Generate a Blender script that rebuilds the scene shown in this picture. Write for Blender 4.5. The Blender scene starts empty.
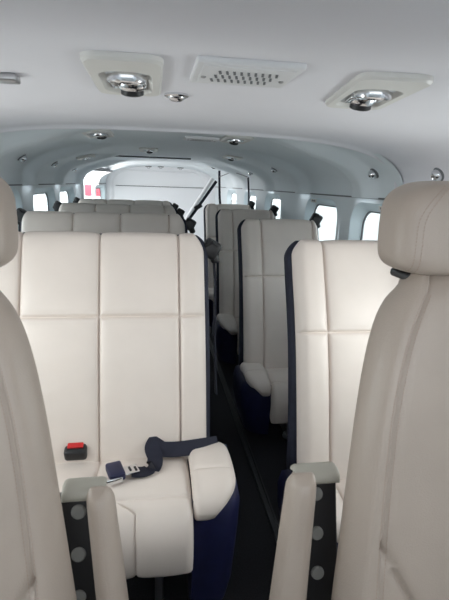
import bpy, bmesh, math, random
from mathutils import Vector, Matrix
random.seed(7)
S = bpy.context.scene
COL = S.collection
# ---------------------------------------------------------------- camera
EYE = Vector((0, 0, 1.26))
cd = bpy.data.cameras.new('camera'); cam = bpy.data.objects.new('camera', cd); COL.objects.link(cam)
yaw, pit, roll = math.radians(9.13), math.radians(14.31), math.radians(1.88)
F = Vector((math.sin(yaw)*math.cos(pit), math.cos(yaw)*math.cos(pit), -math.sin(pit)))
R0 = Vector((math.cos(yaw), -math.sin(yaw), 0)); U0 = R0.cross(F)
Rv = math.cos(roll)*R0 + math.sin(roll)*U0; Uv = -math.sin(roll)*R0 + math.cos(roll)*U0
m = Matrix((Rv, Uv, -F)).transposed().to_4x4(); m.translation = EYE
cam.matrix_world = m
cd.sensor_fit = 'VERTICAL'; cd.sensor_height = 24; cd.lens = 453/600*24; cd.clip_start = 0.02
cd.dof.use_dof = True; cd.dof.focus_distance = 1.9; cd.dof.aperture_fstop = 9.0
S.camera = cam
# ---------------------------------------------------------------- light
CX0 = .115
w = bpy.data.worlds.new('sky'); S.world = w; w.use_nodes = True
bg = w.node_tree.nodes['Background']; bg.inputs[0].default_value = (0.90, 0.96, 1.0, 1); bg.inputs[1].default_value = 1.8
def fill_lamp(name, loc, aim, sx, sy, power, col=(1, .97, .95)):
    l = bpy.data.lights.new(name, 'AREA'); l.shape = 'RECTANGLE'; l.size = sx; l.size_y = sy; l.energy = power; l.color = col
    o = bpy.data.objects.new(name, l); COL.objects.link(o); o.location = loc
    o.rotation_euler = (Vector(aim)-Vector(loc)).to_track_quat('-Z', 'Y').to_euler(); return o
# added area lamps outside the hull to brighten the first row and rear bulkhead
fill_lamp('window_fill_lamp', (CX0+1.00, .93, 1.0), (-.05, 1.50, .98), .34, .36, 2.75)
fill_lamp('window_fill_lamp', (CX0-1.00, .93, 1.0), (.25, 1.50, .98), .34, .36, 2.75)
fill_lamp('doorway_fill_lamp', (CX0-1.0, 5.25, 1.0), (.3, 6.4, 1.2), .9, .9, 9)
S.view_settings.view_transform = 'Standard'; S.view_settings.look = 'None'
S.view_settings.gamma = 1; S.view_settings.use_curve_mapping = False
S.view_settings.exposure = 1.3
# ---------------------------------------------------------------- materials
def mat(name, col, rough=.5, metal=0, noise=0, nscale=20, bump=0, bscale=200, spec=.5, coat=0):
    M = bpy.data.materials.new(name); M.use_nodes = True; nt = M.node_tree; b = nt.nodes['Principled BSDF']
    b.inputs['Base Color'].default_value = (*col, 1); b.inputs['Roughness'].default_value = rough
    b.inputs['Metallic'].default_value = metal; b.inputs['Specular IOR Level'].default_value = spec
    b.inputs['Coat Weight'].default_value = coat
    tc = nt.nodes.new('ShaderNodeTexCoord')
    if noise:
        n = nt.nodes.new('ShaderNodeTexNoise'); n.inputs['Scale'].default_value = nscale; n.inputs['Detail'].default_value = 4
        nt.links.new(tc.outputs['Object'], n.inputs['Vector'])
        r = nt.nodes.new('ShaderNodeValToRGB'); e = r.color_ramp.elements
        e[0].position = .3; e[1].position = .7
        e[0].color = (*[c*(1-noise) for c in col], 1); e[1].color = (*[min(1, c*(1+noise)) for c in col], 1)
        nt.links.new(n.outputs['Fac'], r.inputs[0]); nt.links.new(r.outputs[0], b.inputs['Base Color'])
    if bump:
        n = nt.nodes.new('ShaderNodeTexVoronoi'); n.inputs['Scale'].default_value = bscale
        nt.links.new(tc.outputs['Object'], n.inputs['Vector'])
        bp = nt.nodes.new('ShaderNodeBump'); bp.inputs['Strength'].default_value = bump; bp.inputs['Distance'].default_value = .0006
        nt.links.new(n.outputs['Distance'], bp.inputs['Height']); nt.links.new(bp.outputs[0], b.inputs['Normal'])
    return M
LEATHER = mat('cream_leather', (.74, .655, .595), .46, noise=.025, nscale=9, bump=.25, bscale=420)
LEATHER2 = mat('shaded_tan_leather', (.385, .32, .27), .44, noise=.03, nscale=12, bump=.35, bscale=420)  # tan leather, its colour darkened to stand for cockpit shade
CAP = mat('grey_beige_vinyl', (.37, .35, .30), .5, bump=.2, bscale=400)
NAVY = mat('navy_fabric', (.009, .011, .026), .75, noise=.2, nscale=60, bump=.4, bscale=700)
NAVYV = mat('navy_vinyl', (.010, .012, .050), .42, noise=.15, nscale=30)
BELT = mat('navy_webbing', (.007, .008, .022), .75, bump=.6, bscale=900)
BLACK = mat('black_plastic', (.012, .012, .014), .45)
RED = mat('red_plastic', (.55, .02, .02), .35)
CHROME = mat('polished_metal', (.75, .76, .78), .16, 1)
STEEL = mat('brushed_steel', (.45, .45, .46), .35, 1)
DISC = mat('grey_plastic_disc', (.22, .22, .21), .5)
LINER = mat('ceiling_liner', (.78, .775, .815), .7, noise=.012, nscale=5, bump=.12, bscale=500)
WALL = mat('cool_tint_liner', (.74, .79, .815), .6, noise=.015, nscale=5)
REVEAL = mat('window_reveal', (.70, .80, .84), .5)
BACKM = mat('rear_bulkhead_liner', (.80, .81, .83), .6, noise=.01, nscale=3)
PLATE = mat('cream_plate', (.70, .69, .66), .45)
VENTM = mat('white_grille_plastic', (.74, .74, .75), .5)
DARKLINE = mat('dark_gasket', (.14, .15, .16), .6)
CARPET = mat('black_carpet', (.010, .010, .014), .9, noise=.5, nscale=160, bump=1, bscale=500)
RAILM = mat('dark_track', (.05, .05, .055), .45, .6)
STITCH = mat('brown_thread', (.36, .27, .22), .7)
CONC = mat('pale_apron_concrete', (.34, .34, .335), .9, noise=.08, nscale=.6)
WHITEP = mat('white_paint', (.85, .85, .86), .3)
REDP = mat('red_paint', (.70, .10, .14), .35)
TYRE = mat('tyre_rubber', (.03, .03, .03), .8)
CORD = mat('grey_cord', (.2, .2, .2), .7)
G = bpy.data.materials.new('clear_pane'); G.use_nodes = True; nt = G.node_tree; nt.nodes.clear()
o = nt.nodes.new('ShaderNodeOutputMaterial'); t = nt.nodes.new('ShaderNodeBsdfTransparent'); t.inputs[0].default_value = (.86, .89, .89, 1)
g = nt.nodes.new('ShaderNodeBsdfGlossy'); g.inputs['Roughness'].default_value = .05
mx = nt.nodes.new('ShaderNodeMixShader'); mx.inputs[0].default_value = .06
nt.links.new(t.outputs[0], mx.inputs[1]); nt.links.new(g.outputs[0], mx.inputs[2]); nt.links.new(mx.outputs[0], o.inputs[0])
GLASS = G
# ---------------------------------------------------------------- helpers
def obj(name, verts, faces, mat, parent=None, smooth=True, loc=None, matidx=None):
    me = bpy.data.meshes.new(name); me.from_pydata([tuple(v) for v in verts], [], faces); me.validate()
    bm = bmesh.new(); bm.from_mesh(me); bmesh.ops.remove_doubles(bm, verts=bm.verts, dist=1e-6)
    bmesh.ops.recalc_face_normals(bm, faces=bm.faces); bm.to_mesh(me); bm.free()
    if smooth:
        for p in me.polygons: p.use_smooth = True
    me.materials.append(mat)
    ob = bpy.data.objects.new(name, me); COL.objects.link(ob)
    if parent: ob.parent = parent
    if loc: ob.location = loc
    return ob
class MB:
    def __init__(s): s.v = []; s.f = []
    def add(s, v, f):
        n = len(s.v); s.v += [Vector(x) for x in v]; s.f += [[i+n for i in q] for q in f]
    def box(s, c, d, b=0, rot=None):
        bm = bmesh.new(); bmesh.ops.create_cube(bm, size=1)
        bmesh.ops.scale(bm, vec=d, verts=bm.verts)
        if b: bmesh.ops.bevel(bm, geom=bm.edges[:], offset=b, segments=3, affect='EDGES', profile=.5)
        if rot is not None: bmesh.ops.transform(bm, matrix=rot, verts=bm.verts)
        bmesh.ops.translate(bm, vec=c, verts=bm.verts); s.bm(bm); return s
    def bm(s, bm):
        bm.verts.index_update(); s.add([v.co.copy() for v in bm.verts], [[v.index for v in f.verts] for f in bm.faces]); bm.free()
    def lathe(s, prof, M, n=28):
        # prof: (r, h) along local z ; M places it
        v = []; f = []
        for r, h in prof:
            for k in range(n):
                a = 2*math.pi*k/n; v.append(M @ Vector((r*math.cos(a), r*math.sin(a), h)))
        for i in range(len(prof)-1):
            for k in range(n): f.append([i*n+k, i*n+(k+1) % n, (i+1)*n+(k+1) % n, (i+1)*n+k])
        s.add(v, f); return s
    def tube(s, pts, r, n=8):
        pts = [Vector(p) for p in pts]; v = []; f = []
        for i, p in enumerate(pts):
            t = (pts[min(i+1, len(pts)-1)]-pts[max(i-1, 0)]).normalized()
            a = t.cross(Vector((.13, .21, 1))).normalized(); b = t.cross(a)
            for k in range(n):
                q = 2*math.pi*k/n; v.append(p+r*(math.cos(q)*a+math.sin(q)*b))
        for i in range(len(pts)-1):
            for k in range(n): f.append([i*n+k, i*n+(k+1) % n, (i+1)*n+(k+1) % n, (i+1)*n+k])
        f.append(list(range(n))[::-1]); f.append([(len(pts)-1)*n+k for k in range(n)])
        s.add(v, f); return s
    def ribbon(s, pts, dirs, w, th):
        # strap: centre points, width direction per point
        v = []; f = []
        pts = [Vector(p) for p in pts]
        for i, p in enumerate(pts):
            t = (pts[min(i+1, len(pts)-1)]-pts[max(i-1, 0)]).normalized()
            d = Vector(dirs[i]).normalized(); d = (d-d.dot(t)*t).normalized(); n = t.cross(d)
            for a, b in ((-.5, -.5), (.5, -.5), (.5, .5), (-.5, .5)): v.append(p+a*w*d+b*th*n)
        for i in range(len(pts)-1):
            for k in range(4): f.append([i*4+k, i*4+(k+1) % 4, (i+1)*4+(k+1) % 4, (i+1)*4+k])
        f.append([3, 2, 1, 0]); f.append([(len(pts)-1)*4+k for k in range(4)])
        s.add(v, f); return s
    def build(s, name, mat, parent=None, smooth=True):
        ob = obj(name, s.v, s.f, mat, parent, smooth)
        if smooth:
            ob.data.set_sharp_from_angle(angle=math.radians(38))
        return ob
def cr(pts, n):
    """Catmull-Rom samples"""
    P = [Vector(p) for p in pts]; out = []
    for i in range(len(P)-1):
        a, b, c, d = P[max(i-1, 0)], P[i], P[i+1], P[min(i+2, len(P)-1)]
        for k in range(n):
            t = k/n; out.append(.5*((2*b)+(c-a)*t+(2*a-5*b+4*c-d)*t*t+(3*b-3*c+d-a)*t**3))
    out.append(P[-1]); return out
def thing(name, label, cat, loc=(0, 0, 0), group=None):
    o = bpy.data.objects.new(name, None); COL.objects.link(o); o.location = loc; o.empty_display_size = .05
    o['label'] = label; o['category'] = cat
    if group: o['group'] = group
    return o
def tag(o, label, cat, group=None):
    o['label'] = label; o['category'] = cat
    if group: o['group'] = group
    return o
def struct(o): o['kind'] = 'structure'; return o
def dup(root, loc, label, rot=None):
    def cp(o, par):
        c = o.copy(); COL.objects.link(c); c.parent = par
        if par: c.matrix_parent_inverse = o.matrix_parent_inverse.copy()
        for ch in o.children: cp(ch, c)
        return c
    r = cp(root, None); r.location = loc; r['label'] = label
    if rot is not None: r.rotation_euler = rot
    return r
def interp(tab, s):
    if s <= tab[0][0]: return tab[0][1]
    for (a, x), (b, y) in zip(tab, tab[1:]):
        if s <= b:
            k = tab.index((a, x)); p0 = tab[max(0, k-1)]; p3 = tab[min(len(tab)-1, k+2)]; t = (s-a)/(b-a)
            m1 = (y-p0[1])/(b-p0[0])*(b-a); m2 = (p3[1]-x)/(p3[0]-a)*(b-a)
            return (2*t**3-3*t*t+1)*x+(t**3-2*t*t+t)*m1+(-2*t**3+3*t*t)*y+(t**3-t*t)*m2
    return tab[-1][1]
def slab(name, prof, tracks, front, back, mat, parent, sseams=(), rx=.03, rs=.03, groove=.010, gw=.0038, puff=.006,
         extra=None, ds=.012, ret=False, backr=None, closeback=True, seamcurve=None):
    P = cr(prof, 14); L = [0]
    for a, b in zip(P, P[1:]): L.append(L[-1]+(b-a).length)
    T = L[-1]
    def at(s):
        s = max(0, min(T, s)); i = 0
        while i < len(L)-2 and L[i+1] < s: i += 1
        t = (s-L[i])/(L[i+1]-L[i]); p = P[i].lerp(P[i+1], t)
        a = at_t(i); b = at_t(i+1); d = a.lerp(b, t).normalized()
        return p, Vector((-d[1], d[0]))
    def at_t(i): return (P[min(i+1, len(P)-1)]-P[max(i-1, 0)]).normalized()
    ss = set([0, T]); k = 0
    while k*ds < T: ss.add(k*ds); k += 1
    for r in (.001, .003, .007, .012, .018, .025):
        ss.add(r); ss.add(T-r)
        for q in sseams: ss.add(q+r); ss.add(q-r)
    for q in sseams: ss.add(q)
    ss = sorted(x for x in ss if 0 <= x <= T)
    s2 = [ss[0]]
    for x in ss[1:]:
        if x-s2[-1] > .0006: s2.append(x)
    ss = s2
    tr = [t if callable(t) else (lambda s, T, t=t: t) for t in tracks]
    segs = []
    for i in range(len(tr)-1):
        wd = abs(tr[i+1](T*.5, T)-tr[i](T*.5, T))
        loc = [0]+[x/wd for x in (.0015, .004, .008, .014, .022) if x/wd < .45]
        mid = max(3, int(wd*.9/(max(ds, .01) if ds > .004 else ds)))
        a = loc[-1]; full = loc+[a+(1-2*a)*k/mid for k in range(1, mid)]+[1-x for x in loc[::-1]]
        segs.append(full)
    def E(d, r): 
        d = max(0, min(1, d/r)); return math.sqrt(max(0, 1-(1-d)**2))
    V = []; Fc = []; rows = []
    for s in ss:
        p, n = at(s); X = [t(s, T) for t in tr]; row = []
        for i, full in enumerate(segs):
            for j, t in enumerate(full):
                if i and j == 0: continue
                row.append((X[i]+(X[i+1]-X[i])*t, i, t))
        es = min(E(s, rs), E(T-s, rs)); fr = []; bk = []
        for x, i, t in row:
            e = min(es, E(x-X[0], rx), E(X[-1]-x, rx))
            h = front*e
            wd = X[i+1]-X[i]
            pf = math.sqrt(max(0, math.sin(math.pi*t)))*puff
            dmin = 9
            for q in X[1:-1]: dmin = min(dmin, abs(x-q))
            for q in sseams: dmin = min(dmin, abs(s-q))
            h += pf*e - groove*math.exp(-(dmin/gw)**2)*e - groove*.5*math.exp(-(dmin/.018)**2)*e
            if extra: h += extra(x, s, T)*e
            fr.append((x, p[0]+n[0]*h, p[1]+n[1]*h))
            bh = back*(e if closeback else 1)
            bk.append((x, p[0]-n[0]*bh, p[1]-n[1]*bh))
        rows.append((fr, bk))
    nr = len(rows); nc = len(rows[0][0])
    for fr, bk in rows: V += fr
    for fr, bk in rows: V += bk
    o2 = nr*nc
    for i in range(nr-1):
        for j in range(nc-1):
            a = i*nc+j; Fc.append([a, a+1, a+nc+1, a+nc]); Fc.append([o2+a, o2+a+nc, o2+a+nc+1, o2+a+1])
    for i in range(nr-1):
        for j in (0, nc-1): a = i*nc+j; Fc.append([a, a+nc, o2+a+nc, o2+a])
    for j in range(nc-1):
        for i in (0, nr-1): a = i*nc+j; Fc.append([a, a+1, o2+a+1, o2+a])
    ob = obj(name, V, Fc, mat, parent)
    def surf(x, s, off=0):
        p, n = at(s); X0 = tr[0](s, T); X1 = tr[-1](s, T)
        e = min(E(s, rs), E(T-s, rs), E(x-X0, rx), E(X1-x, rx)); h = front*e+off
        return Vector((x, p[0]+n[0]*h, p[1]+n[1]*h))
    return ob, surf, T
def cornered(x0, r, sign, rb=0):
    """edge track with a rounded top corner"""
    def f(s, T):
        x = x0
        if s > T-r: x -= sign*r*(1-math.sqrt(max(0, 1-((s-(T-r))/r)**2)))
        if rb and s < rb: x -= sign*rb*(1-math.sqrt(max(0, 1-((rb-s)/rb)**2)))
        return x
    return f
# ---------------------------------------------------------------- fuselage shell
def half_w(y):      # cabin half width at shoulder, tapering aft
    return .835 - max(0, y-4.2)**1.3*.032
CX = .115           # centreline of the cabin
TRZ = 1.222
def shoulder(y, th, front):
    """th 0..pi from right trim line over the ceiling to left trim line"""
    a = half_w(y); b = .220 if front else .254
    if y > 3.9: b -= min(1, (y-3.9)/1.5)*.012
    n = 3.3 if front else 2.6; c, s_ = math.cos(th), math.sin(th)
    r = (abs(c)**n+abs(s_)**n)**(-1/n)
    x, z = r*c, r*s_
    if not front:
        # scalloped bays between frames on the shoulder
        d = abs((y-1.97+.435) % .87-.435); q = max(0, min(1, (d-.035)/.10)); q = q*q*(3-2*q)
        mask = max(0, min(1, (abs(x)-.30)/.45)); mask = mask*mask*(3-2*mask)
        if y < 6: x *= 1-.065*mask*(1-q); z *= 1-.17*mask*(1-q)
    return CX+a*x, TRZ+b*z
def shellgrid(ys, front, skip=None):
    N = 96; V = []; Fc = []
    for y in ys:
        for k in range(N+1):
            # even spacing
            x, z = shoulder(y, math.pi*k/N, front); V.append((x, y, z))
    for i in range(len(ys)-1):
        for k in range(N):
            if skip:
                ym = (ys[i]+ys[i+1])/2; x, z = shoulder(ym, math.pi*(k+.5)/N, front)
                if skip(x, ym, z): continue
            a = i*(N+1)+k; Fc.append([a, a+1, a+N+2, a+N+1])
    return V, Fc
ys = [-.2+.05*i for i in range(39)]      # -.2 .. 1.70
V, Fc = shellgrid(ys, True)
# rolled rear lip of the forward headliner
N = 96
base = len(V)
lip = [(1.706, -.006), (1.716, -.010), (1.728, -.008), (1.736, .0), (1.738, .012), (1.732, .040)]
for y, up in lip:
    for k in range(N+1):
        x, z = shoulder(1.7, math.pi*k/N, True); cx, cz = CX, TRZ
        q = 1+up/ .25; V.append((cx+(x-cx)*(1+up*.6), y, cz+(z-cz)*q))
for i in range(len(lip)):
    r0 = (len(ys)-1)*(N+1) if i == 0 else base+(i-1)*(N+1); r1 = base+i*(N+1)
    for k in range(N): Fc.append([r0+k, r0+k+1, r1+k+1, r1+k])
c1 = struct(obj('ceiling', V, Fc, LINER))
DY0, DY1, DZ = 4.80, 5.50, 1.375
ysa = sorted(set([1.66+.02*i for i in range(248)]+[DY0, DY1]))
V, Fc = shellgrid(ysa, False, lambda x, y, z: x < CX and DY0 < y < DY1 and z < DZ)
struct(obj('ceiling', V, Fc, WALL)).name = 'ceiling.001'  # same plastic as the forward liner; teal cast of light put into colour
# side walls with window openings
def wx(side, y, z):
    a = half_w(y)
    t = max(0, (1.0-z))
    return CX+side*(a-.13*t*t)
WCZ = .975; WH = .40; WW = .44
def rrect(cy, cz, w_, h_, r, n=10):
    out = []
    for (sy, sz, a0) in ((1, 1, 0), (-1, 1, 90), (-1, -1, 180), (1, -1, 270)):
        for k in range(n+1):
            a = math.radians(a0+90*k/n); out.append((cy+sy*(w_/2-r)+r*math.cos(a), cz+sz*(h_/2-r)+r*math.sin(a)))
    return out
def side_wall(side, name, wins, y0, y1, door=None):
    V = []; Fc = []
    def quadstrip(ya, yb, za, zb):
        n = max(1, int((yb-ya)/.06)); mz = max(1, int((zb-za)/.08)); b = len(V)
        for i in range(n+1):
            for j in range(mz+1):
                y = ya+(yb-ya)*i/n; z = za+(zb-za)*j/mz; V.append((wx(side, y, z), y, z))
        for i in range(n):
            for j in range(mz):
                a = b+i*(mz+1)+j; Fc.append([a, a+1, a+mz+2, a+mz+1])
    z0, z1 = .70, TRZ
    K = 0 if side > 0 else .07
    ranges = [(c-.30-K, c+.30+K) for c in wins]
    cur = y0; solid = []
    for a, b in ranges:
        if a > cur: solid.append((cur, a))
        cur = max(cur, b)
    if cur < y1: solid.append((cur, y1))
    low = [(y0, y1)]
    if door:
        d0, d1 = door
        def cut(L):
            out = []
            for a, b in L:
                if b <= d0 or a >= d1: out.append((a, b)); continue
                if a < d0: out.append((a, d0))
                if b > d1: out.append((d1, b))
            return out
        solid = cut(solid); low = cut(low)
    for a, b in solid: quadstrip(a, b, z0, z1)
    for a, b in low: quadstrip(a, b, 0, z0)
    for ci, c in enumerate(wins):
        hole = rrect(c, WCZ-.005, .53+2*K, .46, .11)
        cell = []
        for (y, z) in hole:
            dy, dz = y-c, z-(z0+z1)/2
            k = min((.30+K)/abs(dy) if abs(dy) > 1e-6 else 9e9, (z1-z0)/2/abs(dz) if abs(dz) > 1e-6 else 9e9)
            cell.append((c+dy*k, (z0+z1)/2+dz*k))
        # snap nearest to the four corners
        for cy_, cz_ in ((c+.30+K, z1), (c-.30-K, z1), (c-.30-K, z0), (c+.30+K, z0)):
            i = min(range(len(cell)), key=lambda i: (cell[i][0]-cy_)**2+(cell[i][1]-cz_)**2); cell[i] = (cy_, cz_)
        b = len(V); n = len(hole)
        for y, z in cell: V.append((wx(side, y, z), y, z))
        for y, z in hole: V.append((wx(side, y, z), y, z))
        for i in range(n): j = (i+1) % n; Fc.append([b+i, b+j, b+n+j, b+n+i])
    ob = struct(obj(name, V, Fc, WALL)); ob.data.set_sharp_from_angle(angle=math.radians(40))
    return ob
WR = [.93, 1.86, 2.55, 3.64, 4.5, 5.4]; WL = [.84, 1.59, 2.38, 3.28, 4.10, 6.0]
wl = side_wall(-1, 'wall_left', WL, -.35, 6.5, door=(DY0, DY1))
wr = side_wall(1, 'wall_right', WR, -.35, 6.5)
nwin = 0
for side, L in ((1, WR), (-1, WL)):
    for c in L:
        nwin += 1; K2 = 0 if side > 0 else .14
        # funnel reveal from wall surface out to the pane, with rounded lips
        rings = [(0.0, .53, .46, .11), (.005, .518, .448, .105), (.014, .505, .436, .10), (.032, .47, .41, .09), (.042, .452, .395, .085), (.045, WW, .385, .08)]
        V = []; Fc = []; n = None
        for off, w_, h_, r in rings:
            ring = rrect(c, WCZ-.005, w_+K2, h_, r); n = len(ring)
            for y, z in ring: V.append((wx(side, y, z)+side*off, y, z))
        for k in range(len(rings)-1):
            for i in range(n): j = (i+1) % n; Fc.append([k*n+i, k*n+j, (k+1)*n+j, (k+1)*n+i])
        rv = struct(obj('window_%d' % nwin, V, Fc, REVEAL))
        # dark gasket
        V = []; Fc = []; rr = [(WW, .385, .08, .044), (WW-.014, .371, .075, .044), (WW-.014, .371, .075, .051)]
        for w_, h_, r, off in rr:
            for y, z in rrect(c, WCZ-.005, w_+K2, h_, r): V.append((wx(side, y, z)+side*off, y, z))
        for k in range(len(rr)-1):
            for i in range(n): j = (i+1) % n; Fc.append([k*n+i, k*n+j, (k+1)*n+j, (k+1)*n+i])
        gk = obj('window_gasket', V, Fc, DARKLINE, rv)
        ring = rrect(c, WCZ-.005, WW+K2-.010, .375, .077)
        V = [(wx(side, y, z)+side*.050, y, z) for y, z in ring]+[(wx(side, y, z)+side*.054, y, z) for y, z in ring]
        Fc = [list(range(n)), [n+i for i in range(n)][::-1]]+[[i, (i+1) % n, n+(i+1) % n, n+i] for i in range(n)]
        obj('pane', V, Fc, GLASS, rv, smooth=False)
# trim lines between side wall and shoulder
for k, (side, y0, y1) in enumerate(((1, 1.73, 6.5), (-1, 1.73, DY0-.03), (-1, DY1+.03, 6.5))):
    b = MB(); n = 30
    pts = [(wx(side, y0+(y1-y0)*i/n, TRZ)-side*.002, y0+(y1-y0)*i/n, TRZ) for i in range(n+1)]
    b.ribbon(pts, [(0, 0, 1)]*(n+1), .007, .006); struct(b.build('trim_%d' % (k+1), DARKLINE))
# floor
b = MB(); b.box((CX, 3.05, -.03), (1.60, 7.0, .06)); struct(b.build('floor', CARPET, smooth=False))
# rear bulkhead
V = []; Fc = []
ring = []
for k in range(65):
    x, z = shoulder(6.46, math.pi*k/64, False); ring.append((x, 6.46, z))
ring += [(CX-.78, 6.46, .6), (CX-.7, 6.46, 0), (CX+.7, 6.46, 0), (CX+.78, 6.46, .6)]
hole = []
nh = len(ring); 
def bulk_hole(inset, dy):
    out = []
    L = [(.52, 1.20), ] 
    x0, x1, zt, zb = -.57+inset, .76-inset, 1.425-inset*.6, .12+inset; r = .20-inset*.5
    cs = [(x1-r, zt-r, 0), (x0+r, zt-r, 90), (x0+r, zb+r, 180), (x1-r, zb+r, 270)]
    for cx_, cz_, a0 in cs:
        for k in range(13): a = math.radians(a0+90*k/12); out.append((cx_+r*math.cos(a), 6.46+dy, cz_+r*math.sin(a)))
    return out
bm = bmesh.new()
outer = [bm.verts.new(p) for p in ring]; 
hv = [bm.verts.new(p) for p in bulk_hole(0, 0)]
eo = [bm.edges.new((outer[i], outer[(i+1) % len(outer)])) for i in range(len(outer))]
eh = [bm.edges.new((hv[i], hv[(i+1) % len(hv)])) for i in range(len(hv))]
bmesh.ops.triangle_fill(bm, use_beauty=True, edges=eo+eh, use_dissolve=False)
b = MB(); b.bm(bm); o = len(b.v)
rings = [bulk_hole(0, 0), bulk_hole(.012, .004), bulk_hole(.03, .03), bulk_hole(.05, .045)]
v = [p for r in rings for p in r]; n = len(rings[0]); f = []
for k in range(3):
    for i in range(n): j = (i+1) % n; f.append([k*n+i, k*n+j, (k+1)*n+j, (k+1)*n+i])
f.append([3*n+i for i in range(n)])
b.add(v, f); struct(b.build('wall_back', BACKM))
b = MB(); b.box((.095, 6.50, 1.20), (1.2, .012, .008)); struct(b.build('trim_4', DARKLINE, smooth=False))
b = MB(); b.box((-.02, 3.92, 1.455), (.66, .02, .012), .004); struct(b.build('trim_5', DARKLINE))
# unseen cockpit firewall, added at this height to limit low light from ahead
b = MB(); b.box((CX, -.33, .54), (1.72, .03, 1.16), .005); struct(b.build('unseen_front_wall', WALL))
# outside apron
b = MB(); b.box((0, 0, -1.35), (160, 160, .1)); struct(b.build('ground', CONC, smooth=False))
# unseen high wings, added to shade the cabin windows
for sd in (-1, 1):
    v = []; n_ = 24
    for x in (sd*1.05+CX, sd*8+CX):
        for k in range(n_):
            a_ = 2*math.pi*k/n_; ch = 2.2 if abs(x) < 3 else 1.6
            v.append((x, 2.35-ch/2*math.cos(a_)*1.0, 1.64+.13*math.sin(a_)*(1 if math.sin(a_) > 0 else .4)+abs(x)*.02))
    struct(obj('unseen_wing', v, [list(range(n_)), [n_+k for k in range(n_)][::-1]]+[[k, (k+1) % n_, n_+(k+1) % n_, n_+k] for k in range(n_)], WHITEP))
# ---------------------------------------------------------------- cabin doorway frame on the left wall
dr = struct(bpy.data.objects.new('door_1', None)); COL.objects.link(dr); dr.location = (CX-.82, (DY0+DY1)/2, 0)
def world_child(b, name, mat, par):
    ob = b.build(name, mat, None); ob.parent = par; ob.matrix_parent_inverse = Matrix.Translation(-Vector(par.location)); return ob
def ceil_z(x, y, front=None):
    if front is None: front = y < 1.7
    lo, hi = .02, math.pi-.02
    for _ in range(40):
        m_ = (lo+hi)/2; xx, zz = shoulder(y, m_, front)
        if xx > x: lo = m_
        else: hi = m_
    return zz
def arch_pts(y):
    P_ = [(wx(-1, y, z), y, z) for z in (0, .2, .4, .6, .8, 1.0, 1.2)]
    k = 96
    for i in range(1, 60):
        x, z = shoulder(y, math.pi*(1-i/96), False)
        if z > DZ: break
        P_.append((x, y, z))
    return P_
for y in (DY0, DY1):
    P_ = arch_pts(y); b = MB(); b.tube(P_, .022, 10); world_child(b, 'door_jamb', WHITEP, dr)
xa = arch_pts(DY0)[-1]; xb = arch_pts(DY1)[-1]
b = MB(); b.tube([xa, xb], .020, 10); world_child(b, 'door_header', DARKLINE, dr)
# white ground service van seen through the doorway
van = thing('box_truck', 'white box truck with a red rear panel, outside beyond the open cabin doorway', 'truck', (-2.17, 15.5, -1.3))
b = MB(); b.box((0, 0, 1.75), (2.2, 4.2, 2.3), .04); b.build('cargo_box', WHITEP, van)
b = MB(); b.box((.50, -2.10, 2.28), (.42, .03, .30), .01); b.build('red_panel', REDP, van)
b = MB(); b.box((0, 0, .48), (1.5, 5.6, .2), .02); b.build('chassis', BLACK, van)
b = MB(); b.box((0, 2.9, 1.2), (2.0, 1.4, 1.5), .12); cb = b.build('cab', WHITEP, van)
b = MB(); b.box((0, 3.1, 1.55), (2.03, .7, .5), .05); b.build('side_window', BLACK, cb)
for sx in (-1, 1):
    for sy in (-1.3, 2.7):
        b = MB(); b.lathe([(0, -.13), (.36, -.13), (.42, -.08), (.42, .08), (.36, .13), (0, .13)], Matrix.Translation((sx*.9, sy, .42)) @ Matrix.Rotation(math.pi/2, 4, 'Y')); b.build('wheel', TYRE, van)
# ---------------------------------------------------------------- ceiling fittings
def fit_matrix(x, y, z=None, out=0.0):
    front = y < 1.7; d = .02
    zc = ceil_z(x, y, front)
    sl = (ceil_z(x+d, y, front)-ceil_z(x-d, y, front))/(2*d)
    return (x, y, zc), (0, -math.atan(sl), 0)
def dome(b, c, r, h, n=28):
    b.lathe([(r*math.cos(a), -h*math.sin(a)) for a in [math.pi/2*k/8 for k in range(9)]], Matrix.Translation(c), n)
def plate_ring(b, w_, l_, iw, il, ic, th, r, ri, depth):
    def rr(w2, l2, rad, cx_, cy_, z, n=6):
        out = []
        for sx, sy, a0 in ((1, 1, 0), (-1, 1, 90), (-1, -1, 180), (1, -1, 270)):
            for k in range(n+1): a = math.radians(a0+90*k/n); out.append((cx_+sx*(w2/2-rad)+rad*math.cos(a), cy_+sy*(l2/2-rad)+rad*math.sin(a), z))
        return out
    R_ = [rr(w_, l_, r, 0, 0, .004), rr(w_, l_, r, 0, 0, -th*.6), rr(w_-.008, l_-.008, r-.003, 0, 0, -th),
          rr(iw+.008, il+.008, ri+.004, *ic, -th), rr(iw, il, ri, *ic, -th*.6), rr(iw-.01, il-.01, ri-.004, *ic, depth)]
    n = len(R_[0]); v = [p for q in R_ for p in q]; f = []
    for k in range(len(R_)-1):
        for i in range(n): j = (i+1) % n; f.append([k*n+i, k*n+j, (k+1)*n+j, (k+1)*n+i])
    f.append([(len(R_)-1)*n+i for i in range(n)])
    b.add(v, f)
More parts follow.
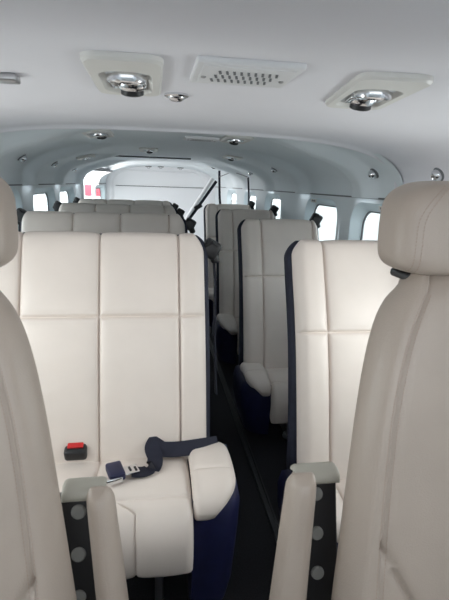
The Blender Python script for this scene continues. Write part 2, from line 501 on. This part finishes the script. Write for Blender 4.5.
def reading_unit():
    t = thing('reading_light_unit', '', 'ceiling light', (0, 0, 0), 'overhead light and air units')
    b = MB(); plate_ring(b, .124, .285, .082, .18, (0, .025), .011, .028, .03, -.0015); b.build('cover_plate', PLATE, t)
    b = MB(); b.box((0, .03, -.003), (.070, .176, .002)); b.build('well', STEEL, t, False)
    # swivelling lens
    M = Matrix.Translation((0, -.008, .002)) @ Matrix.Rotation(math.radians(8), 4, 'X')
    b = MB(); b.lathe([(.034, .002), (.036, -.008), (.034, -.016), (.030, -.018), (.026, -.014), (.024, -.010)], M); b.build('lens_ring', CHROME, t)
    b = MB(); b.lathe([(.026, -.010), (.018, -.014), (.008, -.016), (0.0001, -.0165)], M); b.build('lens', LENS, t)
    M = Matrix.Translation((.006, .076, .019)) @ Matrix.Rotation(math.radians(22), 4, 'X')
    b = MB(); b.lathe([(.018, .01), (.030, -.001), (.033, -.012), (.029, -.024), (.022, -.03)], M); n_ = b.build('air_nozzle', CHROME, t)
    b = MB(); b.lathe([(.022, -.030), (.022, -.038), (.018, -.040), (.016, -.034), (.006, -.033), (.005, -.037), (.0001, -.038)], M); b.build('nozzle_outlet', BLACK, n_)
    b = MB(); b.box((-.024, .055, -.006), (.012, .05, .008), .003); b.build('switch', CHROME, t); b = MB(); b.box((.030, .045, -.006), (.008, .03, .008), .003); b.build('switch', CHROME, t)
    return t
LENS = mat('frosted_lens', (.45, .52, .56), .15, 0, coat=.6)
unit = reading_unit()
units = [((-.045, .885), .0, 'cream framed light and air unit in near ceiling, left one above the bench'),
         ((.410, .875), .14, 'cream framed light and air unit in near ceiling, right one above single seats'),
         ((-.24, 2.18), .0, 'small overhead light unit just behind the ceiling step, left of centre'),
         ((.385, 2.21), .0, 'small overhead light unit just behind the ceiling step, right of centre'),
         ((-.03, 3.27), .0, 'small far overhead light unit beside the dark ceiling strip, near the centre'),
         ((-.48, 3.60), .0, 'small far overhead light unit at the left of the aft ceiling'),
         ((.57, 3.40), .0, 'small far overhead light unit at the right of the aft ceiling'),
         ((.62, 4.8), .0, 'farthest small overhead light unit, up by the black cargo straps'),
         ((-.40, 4.70), .0, 'farthest small overhead light unit, beside the open doorway')]
for i, ((x, y), rz, lab) in enumerate(units):
    loc, rot = fit_matrix(x, y)
    u = unit if i == 0 else dup(unit, loc, lab)
    u.location = loc; u.rotation_euler = (0, rot[1], -rz); u['label'] = lab
# vent grilles
def vent():
    t = thing('air_vent', '', 'vent', (0, 0, 0), 'ceiling air vents')
    b = MB()
    b.box((0, 0, -.003), (.168, .145, .012), .004); b.build('cover', VENTM, t)
    b = MB(); b.box((0, 0, -.009), (.146, .120, .003), .001); b.build('raised_panel', VENTM, t)
    b = MB()
    for k in range(9):
        x = -.05+.0115*k
        for j in range(3):
            b.box((x+.0035*j, .030-.028*j, -.0110), (.0042, .020, .0012), .0003, Matrix.Rotation(-.2, 4, 'Z'))
    b.build('slots', DARKLINE, t, False)
    for sx in (-.066, .066):
        b = MB(); b.lathe([(.0045, 0), (.0045, -.002), (.003, -.003), (.0001, -.003)], Matrix.Translation((sx, .01, -.0100)), 12); b.build('screw', STEEL, t)
    return t
vt = vent()
for i, ((x, y), lab) in enumerate([((.149, .802), 'white slotted rectangular air vent in the near ceiling between the light units'),
                                  ((.235, 2.33), 'white rectangular vent behind the ceiling step, small and far off')]):
    loc, rot = fit_matrix(x, y)
    u = vt if i == 0 else dup(vt, loc, lab)
    u.location = loc; u.rotation_euler = rot; u['label'] = lab
loc, rot = fit_matrix(.05, 1.045)
t = thing('dome_light', 'small round chrome dome light in the near ceiling left of the vent', 'ceiling light', loc)
b = MB(); b.lathe([(.025, .002), (.026, -.004), (.021, -.007), (.018, -.005)], Matrix()); b.build('bezel', CHROME, t)
b = MB(); dome(b, (0, 0, -.004), .019, .011); b.build('lens', CHROME, t)
loc, rot = fit_matrix(.06, 2.02)
t = thing('dome_light', 'tiny round light on the aft ceiling between two light units', 'ceiling light', loc)
b = MB(); b.lathe([(.022, .002), (.024, -.004), (.018, -.008), (.0001, -.010)], Matrix()); b.build('bezel', CHROME, t)
# black mount at left edge of the near ceiling
loc, rot = fit_matrix(-.262, .93)
t = thing('ceiling_clip', 'small grey clip on the near ceiling at the left picture edge', 'clip', loc)
b = MB(); b.box((0, 0, -.006), (.05, .035, .014), .004); b.build('clip_body', STEEL, t)
# side wall air nozzles
def nozzle():
    t = thing('air_nozzle', '', 'air nozzle', (0, 0, 0), 'wall air nozzles')
    b = MB(); b.lathe([(.025, .004), (.025, -.003), (.021, -.005), (.018, -.004)], Matrix()); b.build('bezel', DARKLINE, t)
    b = MB(); b.lathe([(.018, .002), (.021, -.007), (.020, -.015), (.013, -.022), (.010, -.019), (.0001, -.018)], Matrix()); b.build('nozzle_ball', CHROME, t)
    return t
nz = nozzle()
def shoulder_at(side, y, z):
    front = y < 1.7; best = None
    for k in range(1, 400):
        th = math.pi/2*k/400
        if side < 0: th = math.pi-th
        x, zz = shoulder(y, th, front)
        if best is None or abs(zz-z) < best[0]: best = (abs(zz-z), x, zz, th)
    _, x, zz, th = best
    x2, z2 = shoulder(y, th+.02, front); tx, tz = x2-x, z2-zz; L_ = math.hypot(tx, tz); tx /= L_; tz /= L_
    nx, nz_ = tz, -tx
    if nx*(CX-x) + nz_*(1.0-zz) < 0: nx, nz_ = -nx, -nz_
    return (x, y, zz), math.atan2(-nx, -nz_)
sp = [(1, 1.43, 1.315, 'chrome wall air nozzle on the right shoulder, the nearest to the tan headrest'),
      (1, 1.85, 1.325, 'chrome wall air nozzle on the right shoulder, second from the tan headrest'),
      (1, 3.27, 1.375, 'small chrome wall air nozzle on the far right shoulder, nearer of two'),
      (1, 4.12, 1.37, 'small chrome wall air nozzle on the far right shoulder, farther of two'),
      (-1, 2.50, 1.36, 'chrome wall air nozzle on the left shoulder, nearest of three'),
      (-1, 3.28, 1.36, 'chrome wall air nozzle on the left shoulder, middle of three'),
      (-1, 4.15, 1.35, 'chrome wall air nozzle on the left shoulder, farthest of three')]
for i, (sd, y, z, lab) in enumerate(sp):
    p, a = shoulder_at(sd, y, z)
    u = nz if i == 0 else dup(nz, p, lab)
    u.location = p; u.rotation_euler = (0, a, 0); u['label'] = lab
hk = None
for i, (x, lab) in enumerate([(-.06, 'small grey cargo hook above the rear bulkhead, left one'), (.10, 'small grey cargo hook above the rear bulkhead, middle one'), (.36, 'small grey cargo hook above the rear bulkhead, right one')]):
    t = thing('cargo_hook', lab, 'hook', (x, 6.30, ceil_z(x, 6.3, False)-.002), 'rear cargo hooks')
    b = MB(); b.box((0, 0, -.004), (.08, .05, .012), .003); b.build('hook_plate', CORD, t)
    b = MB(); b.tube(cr([(-.02, 0, -.006), (-.012, 0, -.024), (.012, 0, -.024), (.02, 0, -.006)], 4), .004, 6); b.build('hook_loop', STEEL, t)
# seat-row placards above the windows
for i, (sd, y, lab) in enumerate([(1, 1.80, 'small white placard above the nearest right window'), (1, 2.66, 'small white placard above the second right window'), (-1, 2.45, 'small placard above the nearest left window')]):
    x = wx(sd, y, 1.187); t = thing('placard', lab, 'placard', (x-sd*.002, y, 1.183), 'wall placards')
    b = MB(); b.box((0, 0, 0), (.004, .085, .020), .001); b.build('plate', PLATE, t)
    b = MB()
    for k in range(3): b.box((-sd*.0025, -.025+.022*k, 0), (.001, .012, .008))
    b.build('markings', DARKLINE, t, False)
# ---------------------------------------------------------------- cargo straps and hardware at the rear right
def strap(name, label, pts, wd, mat, dirs, extra=None, grp=None):
    b = MB(); P_ = cr(pts, 6); b.ribbon(P_, [dirs]*len(P_), wd, .004)
    return tag(b.build(name, mat), label, 'strap', grp)
strap('cargo_strap', 'black strap running diagonally down from the rear right ceiling', [(.66, 4.9, 1.29), (.50, 4.9, 1.06), (.335, 4.9, .83), (.26, 4.9, .72), (.20, 4.9, .012)], .030, BELT, (1, 0, -.6))
strap('cargo_strap', 'black strap hanging straight at the rear, beside the diagonal strap', [(.69, 4.92, 1.40), (.70, 4.92, 1.15), (.715, 4.92, .9), (.715, 4.92, .01)], .024, BELT, (1, 0, 0))
strap('cargo_strap', 'black strap hanging straight at the far right of the cargo area', [(.885, 4.34, 1.33), (.915, 4.42, 1.15), (.91, 4.42, .9), (.86, 4.42, .01)], .024, BELT, (1, 1, 0))
b = MB(); b.tube(cr([(.69, 4.90, 1.335), (.76, 4.6, 1.375), (.80, 4.5, 1.37), (.88, 4.35, 1.335)], 6), .004, 6)
tag(b.build('net_cord', CORD), 'thin grey cord strung between the two hanging black straps', 'cord')
b = MB(); b.box((.47, 4.89, 1.02), (.085, .02, .045), .005, Matrix.Rotation(math.radians(-33), 4, 'Y')); tag(b.build('strap_buckle', BLACK), 'black buckle on the diagonal cargo strap', 'buckle')
b = MB(); b.tube([(.64, 5.05, 1.32), (.26, 5.05, .72), (.0, 5.05, .01)], .024, 12)
tag(b.build('support_strut', WHITEP), 'white diagonal strut behind the diagonal black strap', 'strut')
# ---------------------------------------------------------------- passenger seats
BT = (1.30, .40)    # back/cushion junction (y, z)
def seat(kind, x0, x1, xs, csea, frontseams, label, cat, grp):
    """x0..x1 extent, xs back seams, aisle bolster side"""
    W = x1-x0; cx = (x0+x1)/2
    t = thing(kind, label, cat, (cx, 1.30, 0), grp)
    X = lambda v: v-cx
    yo = 1.30
    prof = [(1.272-yo, .33) if kind == 'bench_seat' else (1.245-yo, .21), (1.315-yo, .50), (1.37-yo, .70), (1.415-yo, .83), (1.47-yo, .98), (1.505-yo, 1.06), (1.53-yo, 1.085)]
    prof = [(y, z-(.007 if kind == 'bench_seat' else .022)*(z > .9)) for y, z in prof]
    tr = [cornered(X(x0), .05, -1)]+[X(v) for v in xs]+[cornered(X(x1), .06 if kind == 'bench_seat' else .05, 1)]
    def crinkle(x, s, T):
        return .0012*math.sin(55*x+18*s)*math.exp(-((s-.22)/.16)**2)+.0008*math.sin(31*x-70*s)*math.exp(-((s-.35)/.1)**2)
    slab('backrest', prof, tr, .045, .02, LEATHER, t, sseams=(.530 if kind == 'bench_seat' else .592,), rx=.035, rs=.035, extra=crinkle)
    trs = [cornered(X(x0)-.014, .055, -1)]+[cornered(X(x1)+.016, .06, 1)]
    prof2 = [(1.325-yo, .30), (1.345-yo, .48), (1.395-yo, .70), (1.44-yo, .83), (1.495-yo, .98), (1.53-yo, 1.065), (1.55-yo, 1.092)]
    prof2 = [(y, z-(.007 if kind == 'bench_seat' else .022)*(z > .9)) for y, z in prof2]
    slab('back_shell', prof2, trs, .022, .06, NAVY, t, rx=.02, rs=.02, groove=0, puff=0)
    return t, X, yo
def cushion(t, X, yo, x0, x1, xa, side, seams, fseams, dz=0):
    """main cushion x0..x1 ; aisle bolster xa beyond"""
    prof = [(1.015-yo, .245), (1.005-yo, .30), (1.012-yo, .36), (1.05-yo, .408), (1.13-yo, .425), (1.22-yo, .415), (1.33-yo, .392)]
    prof = [(y, z-dz) for y, z in prof]
    L_ = [X(x0)]+[(lambda s, T, v=v, f=f: X(f) if s < .17 else X(f)+(X(v)-X(f))*min(1, (s-.17)/.06)) for v, f in zip(seams, fseams)]+[X(x1)]
    slab('seat_cushion', prof, L_, .022, .07, LEATHER, t, sseams=(.20,), rx=.02, rs=.02, groove=.005)
    # aisle side bolster, rounded in plan
    a, b_ = sorted((X(x1) if side > 0 else X(x0), X(xa)))
    profb = [(1.058-yo, .385), (1.045-yo, .400), (1.06-yo, .428), (1.13-yo, .448), (1.22-yo, .446), (1.30-yo, .425)]
    profb = [(y, z-dz) for y, z in profb]
    def edge(s, T):
        r = .115; e = 1
        if s < r: e = math.sqrt(max(0, 1-((r-s)/r)**2))
        if s > T-.05: e = min(e, .7+.3*math.sqrt(max(0, 1-((s-T+.05)/.05)**2)))
        return (a+(b_-a)*max(.22, e)) if side > 0 else (b_-(b_-a)*max(.22, e))
    tr = [a, edge] if side > 0 else [edge, b_]
    slab('cushion_bolster', profb, tr, .022, .03, LEATHER, t, sseams=(.13,), rx=.022, rs=.03, groove=.003)
    # navy side shield under the bolster
    plan = []
    w_ = b_-a-.004; y0 = 1.045-yo; y1 = 1.33-yo; r = .10
    inner = a if side > 0 else b_
    def outx(u): return inner+side*u
    for k in range(13):
        an = math.pi/2*k/12; plan.append((outx(w_-r+r*math.sin(an)), y0+r-r*math.cos(an)))
    plan.append((outx(w_), y1)); plan.append((outx(0), y1)); plan.append((outx(0), y0))
    n = len(plan); V = []; Fc = []
    lev = [(.428, -.006), (.41, .008), (.36, .014), (.28, .012), (.12, .004), (.06, -.004)]
    cxx = sum(p[0] for p in plan)/n; cyy = sum(p[1] for p in plan)/n
    for z, gr in ([(z-dz, g) for z, g in lev if z > .2]+[(.10, .004), (.045, -.004)]):
        for px, py in plan:
            k = 1+gr/.07
            xx = inner+(px-inner)*k; yy = cyy+(py-cyy)*(1+gr/.15); V.append((xx, yy, z))
    for i in range(len(lev)-1):
        for j in range(n): q = (j+1) % n; Fc.append([i*n+j, i*n+q, (i+1)*n+q, (i+1)*n+j])
    Fc.append(list(range(n))); Fc.append([(len(lev)-1)*n+j for j in range(n)][::-1])
    o_ = obj('side_shield', V, Fc, NAVYV, t); o_.data.set_sharp_from_angle(angle=math.radians(50))
    # underframe and legs
    b = MB(); b.box(((X(x0)+X(x1))/2, 1.18-yo, .285-dz), (x1-x0-.03, .27, .06), .01); b.build('seat_frame', BLACK, t)
    for lx in (x0+.12, x1-.09):
        for ly in (1.10, 1.30):
            b = MB(); b.tube([(X(lx), ly-yo, .27-dz), (X(lx), ly-yo-.01, .02)], .013, 10); b.lathe([(.0001, .02), (.026, .02), (.03, .006), (.03, 0)], Matrix.Translation((X(lx), ly-yo-.01, 0)), 16)
            b.build('leg', STEEL, t)
    for lx in (x0+.12, x1-.09):
        b = MB(); b.box((X(lx), 1.2-yo, .012), (.03, .34, .016), .003); b.build('foot_rail', RAILM, t)
bench, X, yo = seat('bench_seat', -.655, .165, [-.402, -.168, .080], None, None, 'nearest cream leather bench seat, navy belt and red buckle on its cushion', 'seat', 'left bench seats')
cushion(bench, X, yo, -.655, .100, .228, 1, [-.44, -.165], [-.36, -.052])
BX = (-.655+.165)/2
def guide(par, x, y, z, side, k=1.25):
    """black shoulder strap guide on the seat's shoulder"""
    b = MB(); b.box((x, y, z), (.045*k, .05, .05*k), .012, Matrix.Rotation(.5, 4, 'Y')); b.box((x+side*.012, y+.01, z-.028), (.03, .035, .045), .010, Matrix.Rotation(-.4, 4, 'Y'))
    b.tube([(x-.02, y-.02, z+.012), (x+.002, y-.03, z+.028), (x+.02, y-.02, z+.012)], .005, 8)
    g_ = b.build('belt_guide', BLACK, par)
    b = MB(); pts = cr([(x+side*.012, y+.02, z-.03), (x+side*.02, y+.02, z-.12), (x+side*.018, y-.02, z-.30), (x+side*.02, y-.08, z-.5)], 6)
    b.ribbon(pts, [(0, 1, 0)]*len(pts), .045, .004); b.build('shoulder_belt', BELT, par)
guide(bench, .165-BX+.028, 1.53-1.30, 1.045, 1)
guide(bench, -.655-BX-.01, 1.53-1.30, 1.075, -1)
single, X2, yo2 = seat('single_seat', .470, .900, [.572, .862], None, None, 'nearest cream single seat in the right column, nearest behind the right armrest', 'seat', 'right single seats')
cushion(single, X2, yo2, .565, .900, .448, -1, [.73], [.73], .115)
guide(single, .905-(.470+.900)/2, 1.54-1.30, 1.085, 1)
rows = [2.24, 3.17, 4.00]
bl = ['second cream bench seat from the front in the left column', 'third cream bench seat from the front in the left column', 'rearmost cream bench seat in the left column']
sl = ['second cream single seat from the front in the right column', 'third cream single seat from the front in the right column', 'rearmost cream single seat in the right column']
zz = [.012, .012, -.005]
benches = [dup(bench, (BX, y, 0), l) for y, l in zip(rows, bl)]
singles = [dup(single, (single.location.x, y, 0), l) for y, l in zip(rows, sl)]
# lap belt on the nearest bench (only there)
def L(x, y, z): return (x+.040-BX, y-1.30, z)
b = MB()
pts = cr([L(.158, 1.275, .458), L(.105, 1.240, .474), (L(.02, 1.232, .472)), L(-.052, 1.236, .476)], 8)
b.ribbon(pts, [(0, .75, .75)]*len(pts), .046, .0028)
pts = cr([L(-.030, 1.262, .497), L(-.048, 1.238, .480), L(-.040, 1.205, .466), L(-.045, 1.168, .462), L(-.072, 1.146, .461), L(-.105, 1.146, .463)], 8)
b.ribbon(pts, [(1, .3, .2)]*16+[(.8, .9, 0)]*12+[(.35, 1, 0)]*(len(pts)-28), .046, .0028)
lb = b.build('lap_belt', BELT, bench)
b = MB(); b.box(L(-.112, 1.150, .467), (.050, .040, .004), .0015, Matrix.Rotation(.35, 4, 'Z')); tg = b.build('belt_tongue', CHROME, lb)
b = MB(); b.box(L(-.150, 1.140, .472), (.044, .066, .024), .006, Matrix.Rotation(.30, 4, 'Z')); b.build('belt_housing', NAVYV, lb)
b = MB(); b.box(L(-.151, 1.107, .466), (.046, .012, .016), .003, Matrix.Rotation(.30, 4, 'Z')); b.build('housing_edge', CHROME, lb)
b = MB()
for dx in (-.006, .010): b = MB(); b.box(L(-.105+dx, 1.152, .4700), (.006, .020, .0012), .0003, Matrix.Rotation(.35, 4, 'Z')); b.build('tongue_slot', BLACK, tg)
# red push-button buckle
b = MB(); b.box(L(-.275, 1.262, .468), (.066, .050, .040), .010, Matrix.Rotation(.35, 4, 'X')); bk = b.build('belt_buckle', BLACK, bench)
b = MB(); b.box(L(-.275, 1.255, .4895), (.046, .018, .008), .003, Matrix.Rotation(.35, 4, 'X')); rb = b.build('release_button', RED, bk); rb['label'] = 'red release button'
b = MB(); b.ribbon(cr([L(-.272, 1.275, .462), L(-.272, 1.305, .44), L(-.272, 1.32, .40)], 4), [(1, 0, 0)]*9, .04, .003); b.build('buckle_strap', BELT, bk)
# ---------------------------------------------------------------- floor track
for i, (x, lab) in enumerate([(.450, 'long dark seat track along the right edge of the aisle floor'), (.115, 'long dark seat track along the left edge of the aisle floor')]):
    b = MB(); 
    for dx in (-.011, .011): b.box((x+dx, 3.2, .004), (.008, 4.4, .008), .001)
    b.box((x, 3.2, .001), (.03, 4.4, .003)); tag(b.build('seat_track', RAILM), lab, 'seat track', 'floor seat tracks')
# ---------------------------------------------------------------- cockpit seats (facing forward, towards the windshield)
def stitches(name, pts, par, off=0, L0=.0036, gap=.0018, r=.00045):
    b = MB(); d = 0; i = 0; seg = []
    cum = [0]
    for a, c in zip(pts, pts[1:]): cum.append(cum[-1]+(c-a).length)
    s = 0
    def at(s):
        for i in range(len(cum)-1):
            if s <= cum[i+1]: return pts[i].lerp(pts[i+1], (s-cum[i])/max(1e-9, cum[i+1]-cum[i]))
        return pts[-1]
    while s+L0 < cum[-1]:
        b.tube([at(s), at(s+L0)], r, 5); s += L0+gap
    return b.build(name, STITCH, par)
def cockpit_seat(cx, inner, label):
    """inner: +1 when the aisle is on +x side"""
    t = thing('cockpit_seat', label, 'seat', (cx, .60, 0), 'cockpit seats')
    yo = .60
    prof = [(.470-yo, .36), (.495-yo, .50), (.535-yo, .65), (.575-yo, .80), (.615-yo, .95), (.640-yo, 1.04), (.662-yo, 1.10), (.682-yo, 1.122)]
    hw = [(0, .252), (.15, .245), (.35, .217), (.50, .195), (.60, .179), (.68, .162), (.73, .145), (.765, .124), (.79, .10)]
    so = [(0, .200), (.12, .197), (.35, .180), (.50, .164), (.60, .149), (.68, .130), (.73, .110), (.765, .088), (.79, .065)]
    def crease(x, s, T):
        ax = abs(x); v = .39-1.8*max(0, .178-ax); v = max(v, .20)
        if ax > .178: return 0
        return -.009*math.exp(-((s-v)/.005)**2)-.005*math.exp(-((s-v)/.02)**2)
    tr = [lambda s, T: -interp(hw, s), lambda s, T: -interp(so, s), lambda s, T: interp(so, s), lambda s, T: interp(hw, s)]
    bk, surf, T = slab('backrest', prof, tr, .055, .06, LEATHER2, t, rx=.05, rs=.055, groove=.0015, gw=.002, puff=.006, ds=.0035, extra=crease)
    for sg in (-1, 1):
        for dd in (-.0045, .0045):
            pts = [surf(sg*(interp(so, s)+dd), s, .0026) for s in [.02+(T-.06)*k/120 for k in range(121)]]
            stitches('stitching', pts, bk)
    # headrest
    V = []; Fc = []; nu, nv = 64, 40; a, b2, c = .144, .062, .071
    def he(u, v_, k=1):
        ex = .42
        sg = lambda q, e: math.copysign(abs(q)**e, q)
        x = a*k*sg(math.cos(v_), .26)*sg(math.cos(u), .36); y = b2*k*sg(math.cos(v_), .38)*sg(math.sin(u), .62); z = c*k*sg(math.sin(v_), .40)
        x *= 1-.20*max(0, z/c)**3; y -= .012*(1-(z/c)**2)*0
        return Vector((x, .665-yo+y+.06*z, 1.205+z))
    for j in range(nv+1):
        for i in range(nu): V.append(he(2*math.pi*i/nu, -math.pi/2+math.pi*j/nv))
    for j in range(nv):
        for i in range(nu): q = (i+1) % nu; Fc.append([j*nu+i, j*nu+q, (j+1)*nu+q, (j+1)*nu+i])
    hr = obj('headrest', V, Fc, LEATHER2, t)
    # headrest stitch seams: vertical arcs on the front face
    def hsurf(x, z):
        # solve front surface for a given x,z
        zz_ = z/c; sv = math.copysign(abs(zz_)**(1/.40), zz_); sv = max(-1, min(1, sv)); cv = math.sqrt(1-sv*sv)**.26
        xx = x/(a*(1-.20*max(0, zz_)**3)*max(1e-4, cv)); cu = min(1, abs(xx))**(1/.36); su = math.sqrt(max(0, 1-cu*cu))**.62
        return Vector((x, .665-yo-b2*cv*su+.06*z-.0006, 1.205+z))
    for sg in (-1, 1):
        for dd in (0, .008):
            pts = [hsurf(sg*(.116-.045*max(0, (z+.0)/.07)**2+dd), z) for z in [-.064+.128*k/60 for k in range(61)]]
            stitches('stitching', pts, hr, r=.0005)
    for sx in (-.055, .055):
        b = MB(); b.tube([(sx, .672-yo, 1.08), (sx, .672-yo, 1.16)], .009, 14); b.build('headrest_post', CHROME, t)
        b = MB(); b.lathe([(.0001, .022), (.018, .022), (.022, .012), (.022, -.01)], Matrix.Translation((sx, .672-yo, 1.105)), 20); b.build('post_collar', BLACK, t)
    b = MB(); b.box((0, .675-yo, 1.127), (.22, .055, .014), .005); b.build('headrest_bracket', BLACK, t)
    # cushion
    profc = [(.10-yo, .30), (.075-yo, .36), (.10-yo, .42), (.20-yo, .44), (.35-yo, .42), (.48-yo, .41)]
    slab('seat_cushion', profc, [-.235, -.16, .16, .235], .03, .08, LEATHER2, t, rx=.04, rs=.03)
    b = MB(); b.box((0, .32-yo, .17), (.36, .38, .26), .02); b.build('pedestal', BLACK, t)
    b = MB(); b.box((0, .35-yo, .02), (.40, .5, .04), .008); b.build('base_plate', RAILM, t)
    # folded-up armrest on the aisle side
    ar = thing_part('armrest', t)
    def bx_(x, y, z): return (inner*x, y-yo, z)
    # pad: tall padded board standing on end, front face to the windshield
    return t, yo
def thing_part(name, par):
    return None
def armrest(t, cx, s, yo, PAD, dcx):
    """s=+1 pad lies towards +x of the seat. Coordinates below are world x distance from seat centre."""
    # pad
    prof = [(.545-yo, .40), (.580-yo, .55), (.622-yo, .70), (.640-yo, .765), (.652-yo, .785)]
    def tr(v0, v1):
        def f(z, T):
            v = v0+(v1-v0)*z/T; q = max(0, z-(T-.022))/.022; c = .014*(1-math.sqrt(max(0, 1-q*q)))
            return s*(v+(c if v0 < .3 else -c))
        return f
    inn = tr(PAD[0], PAD[1]); out = tr(PAD[2], PAD[3])
    T_ = [inn, out] if s > 0 else [out, inn]
    pad, surf, T = slab('armrest', prof, T_, .028, .028, LEATHER2, t, rx=.020, rs=.025, groove=0, puff=.003)
    # dark hinge panel between pad and seat
    b = MB(); zc = .58; ang = math.atan2(.12, .42)
    Mx = Matrix.Rotation(-ang, 4, 'X')
    xm = s*(dcx+.002); b.box((xm, .625-yo, .585), (.085, .02, .36), .004, Mx)
    pn = b.build('hinge_panel', BLACK, pad)
    for k in range(5):
        b = MB(); zz_ = .735-.066*k; yy = .625-yo-.0105+math.tan(ang)*(zz_-.585)
        b2 = Matrix.Translation((xm-s*.004, yy, zz_)) @ Matrix.Rotation(math.pi/2-ang, 4, 'X')
        b.lathe([(.0001, .005), (.0095, .005), (.0115, .003), (.012, -.002)], b2, 24); b.build('hinge_disc', DISC, pn)
    # cap over the top
    profc = [(.640-yo, .768), (.643-yo, .780), (.655-yo, .785), (.668-yo, .784), (.674-yo, .778)]
    a_, b_ = sorted((s*.188, s*(PAD[3]-.012)))
    slab('armrest_cap', profc, [a_, b_], .006, .008, CAP, pad, rx=.012, rs=.012, groove=0, puff=0)
CR_X, CL_X = .503, -.334
ts, yo = cockpit_seat(CR_X, -1, 'tan leather cockpit seat at the right edge, folded armrest on its left')
armrest(ts, CR_X, -1, yo, (.275, .230, .345, .280), .224)
ts2, yo = cockpit_seat(CL_X, 1, 'tan leather cockpit seat at the left edge, folded armrest on its right')
armrest(ts2, CL_X, 1, yo, (.262, .224, .318, .268), .212)
bpy.context.view_layer.update()
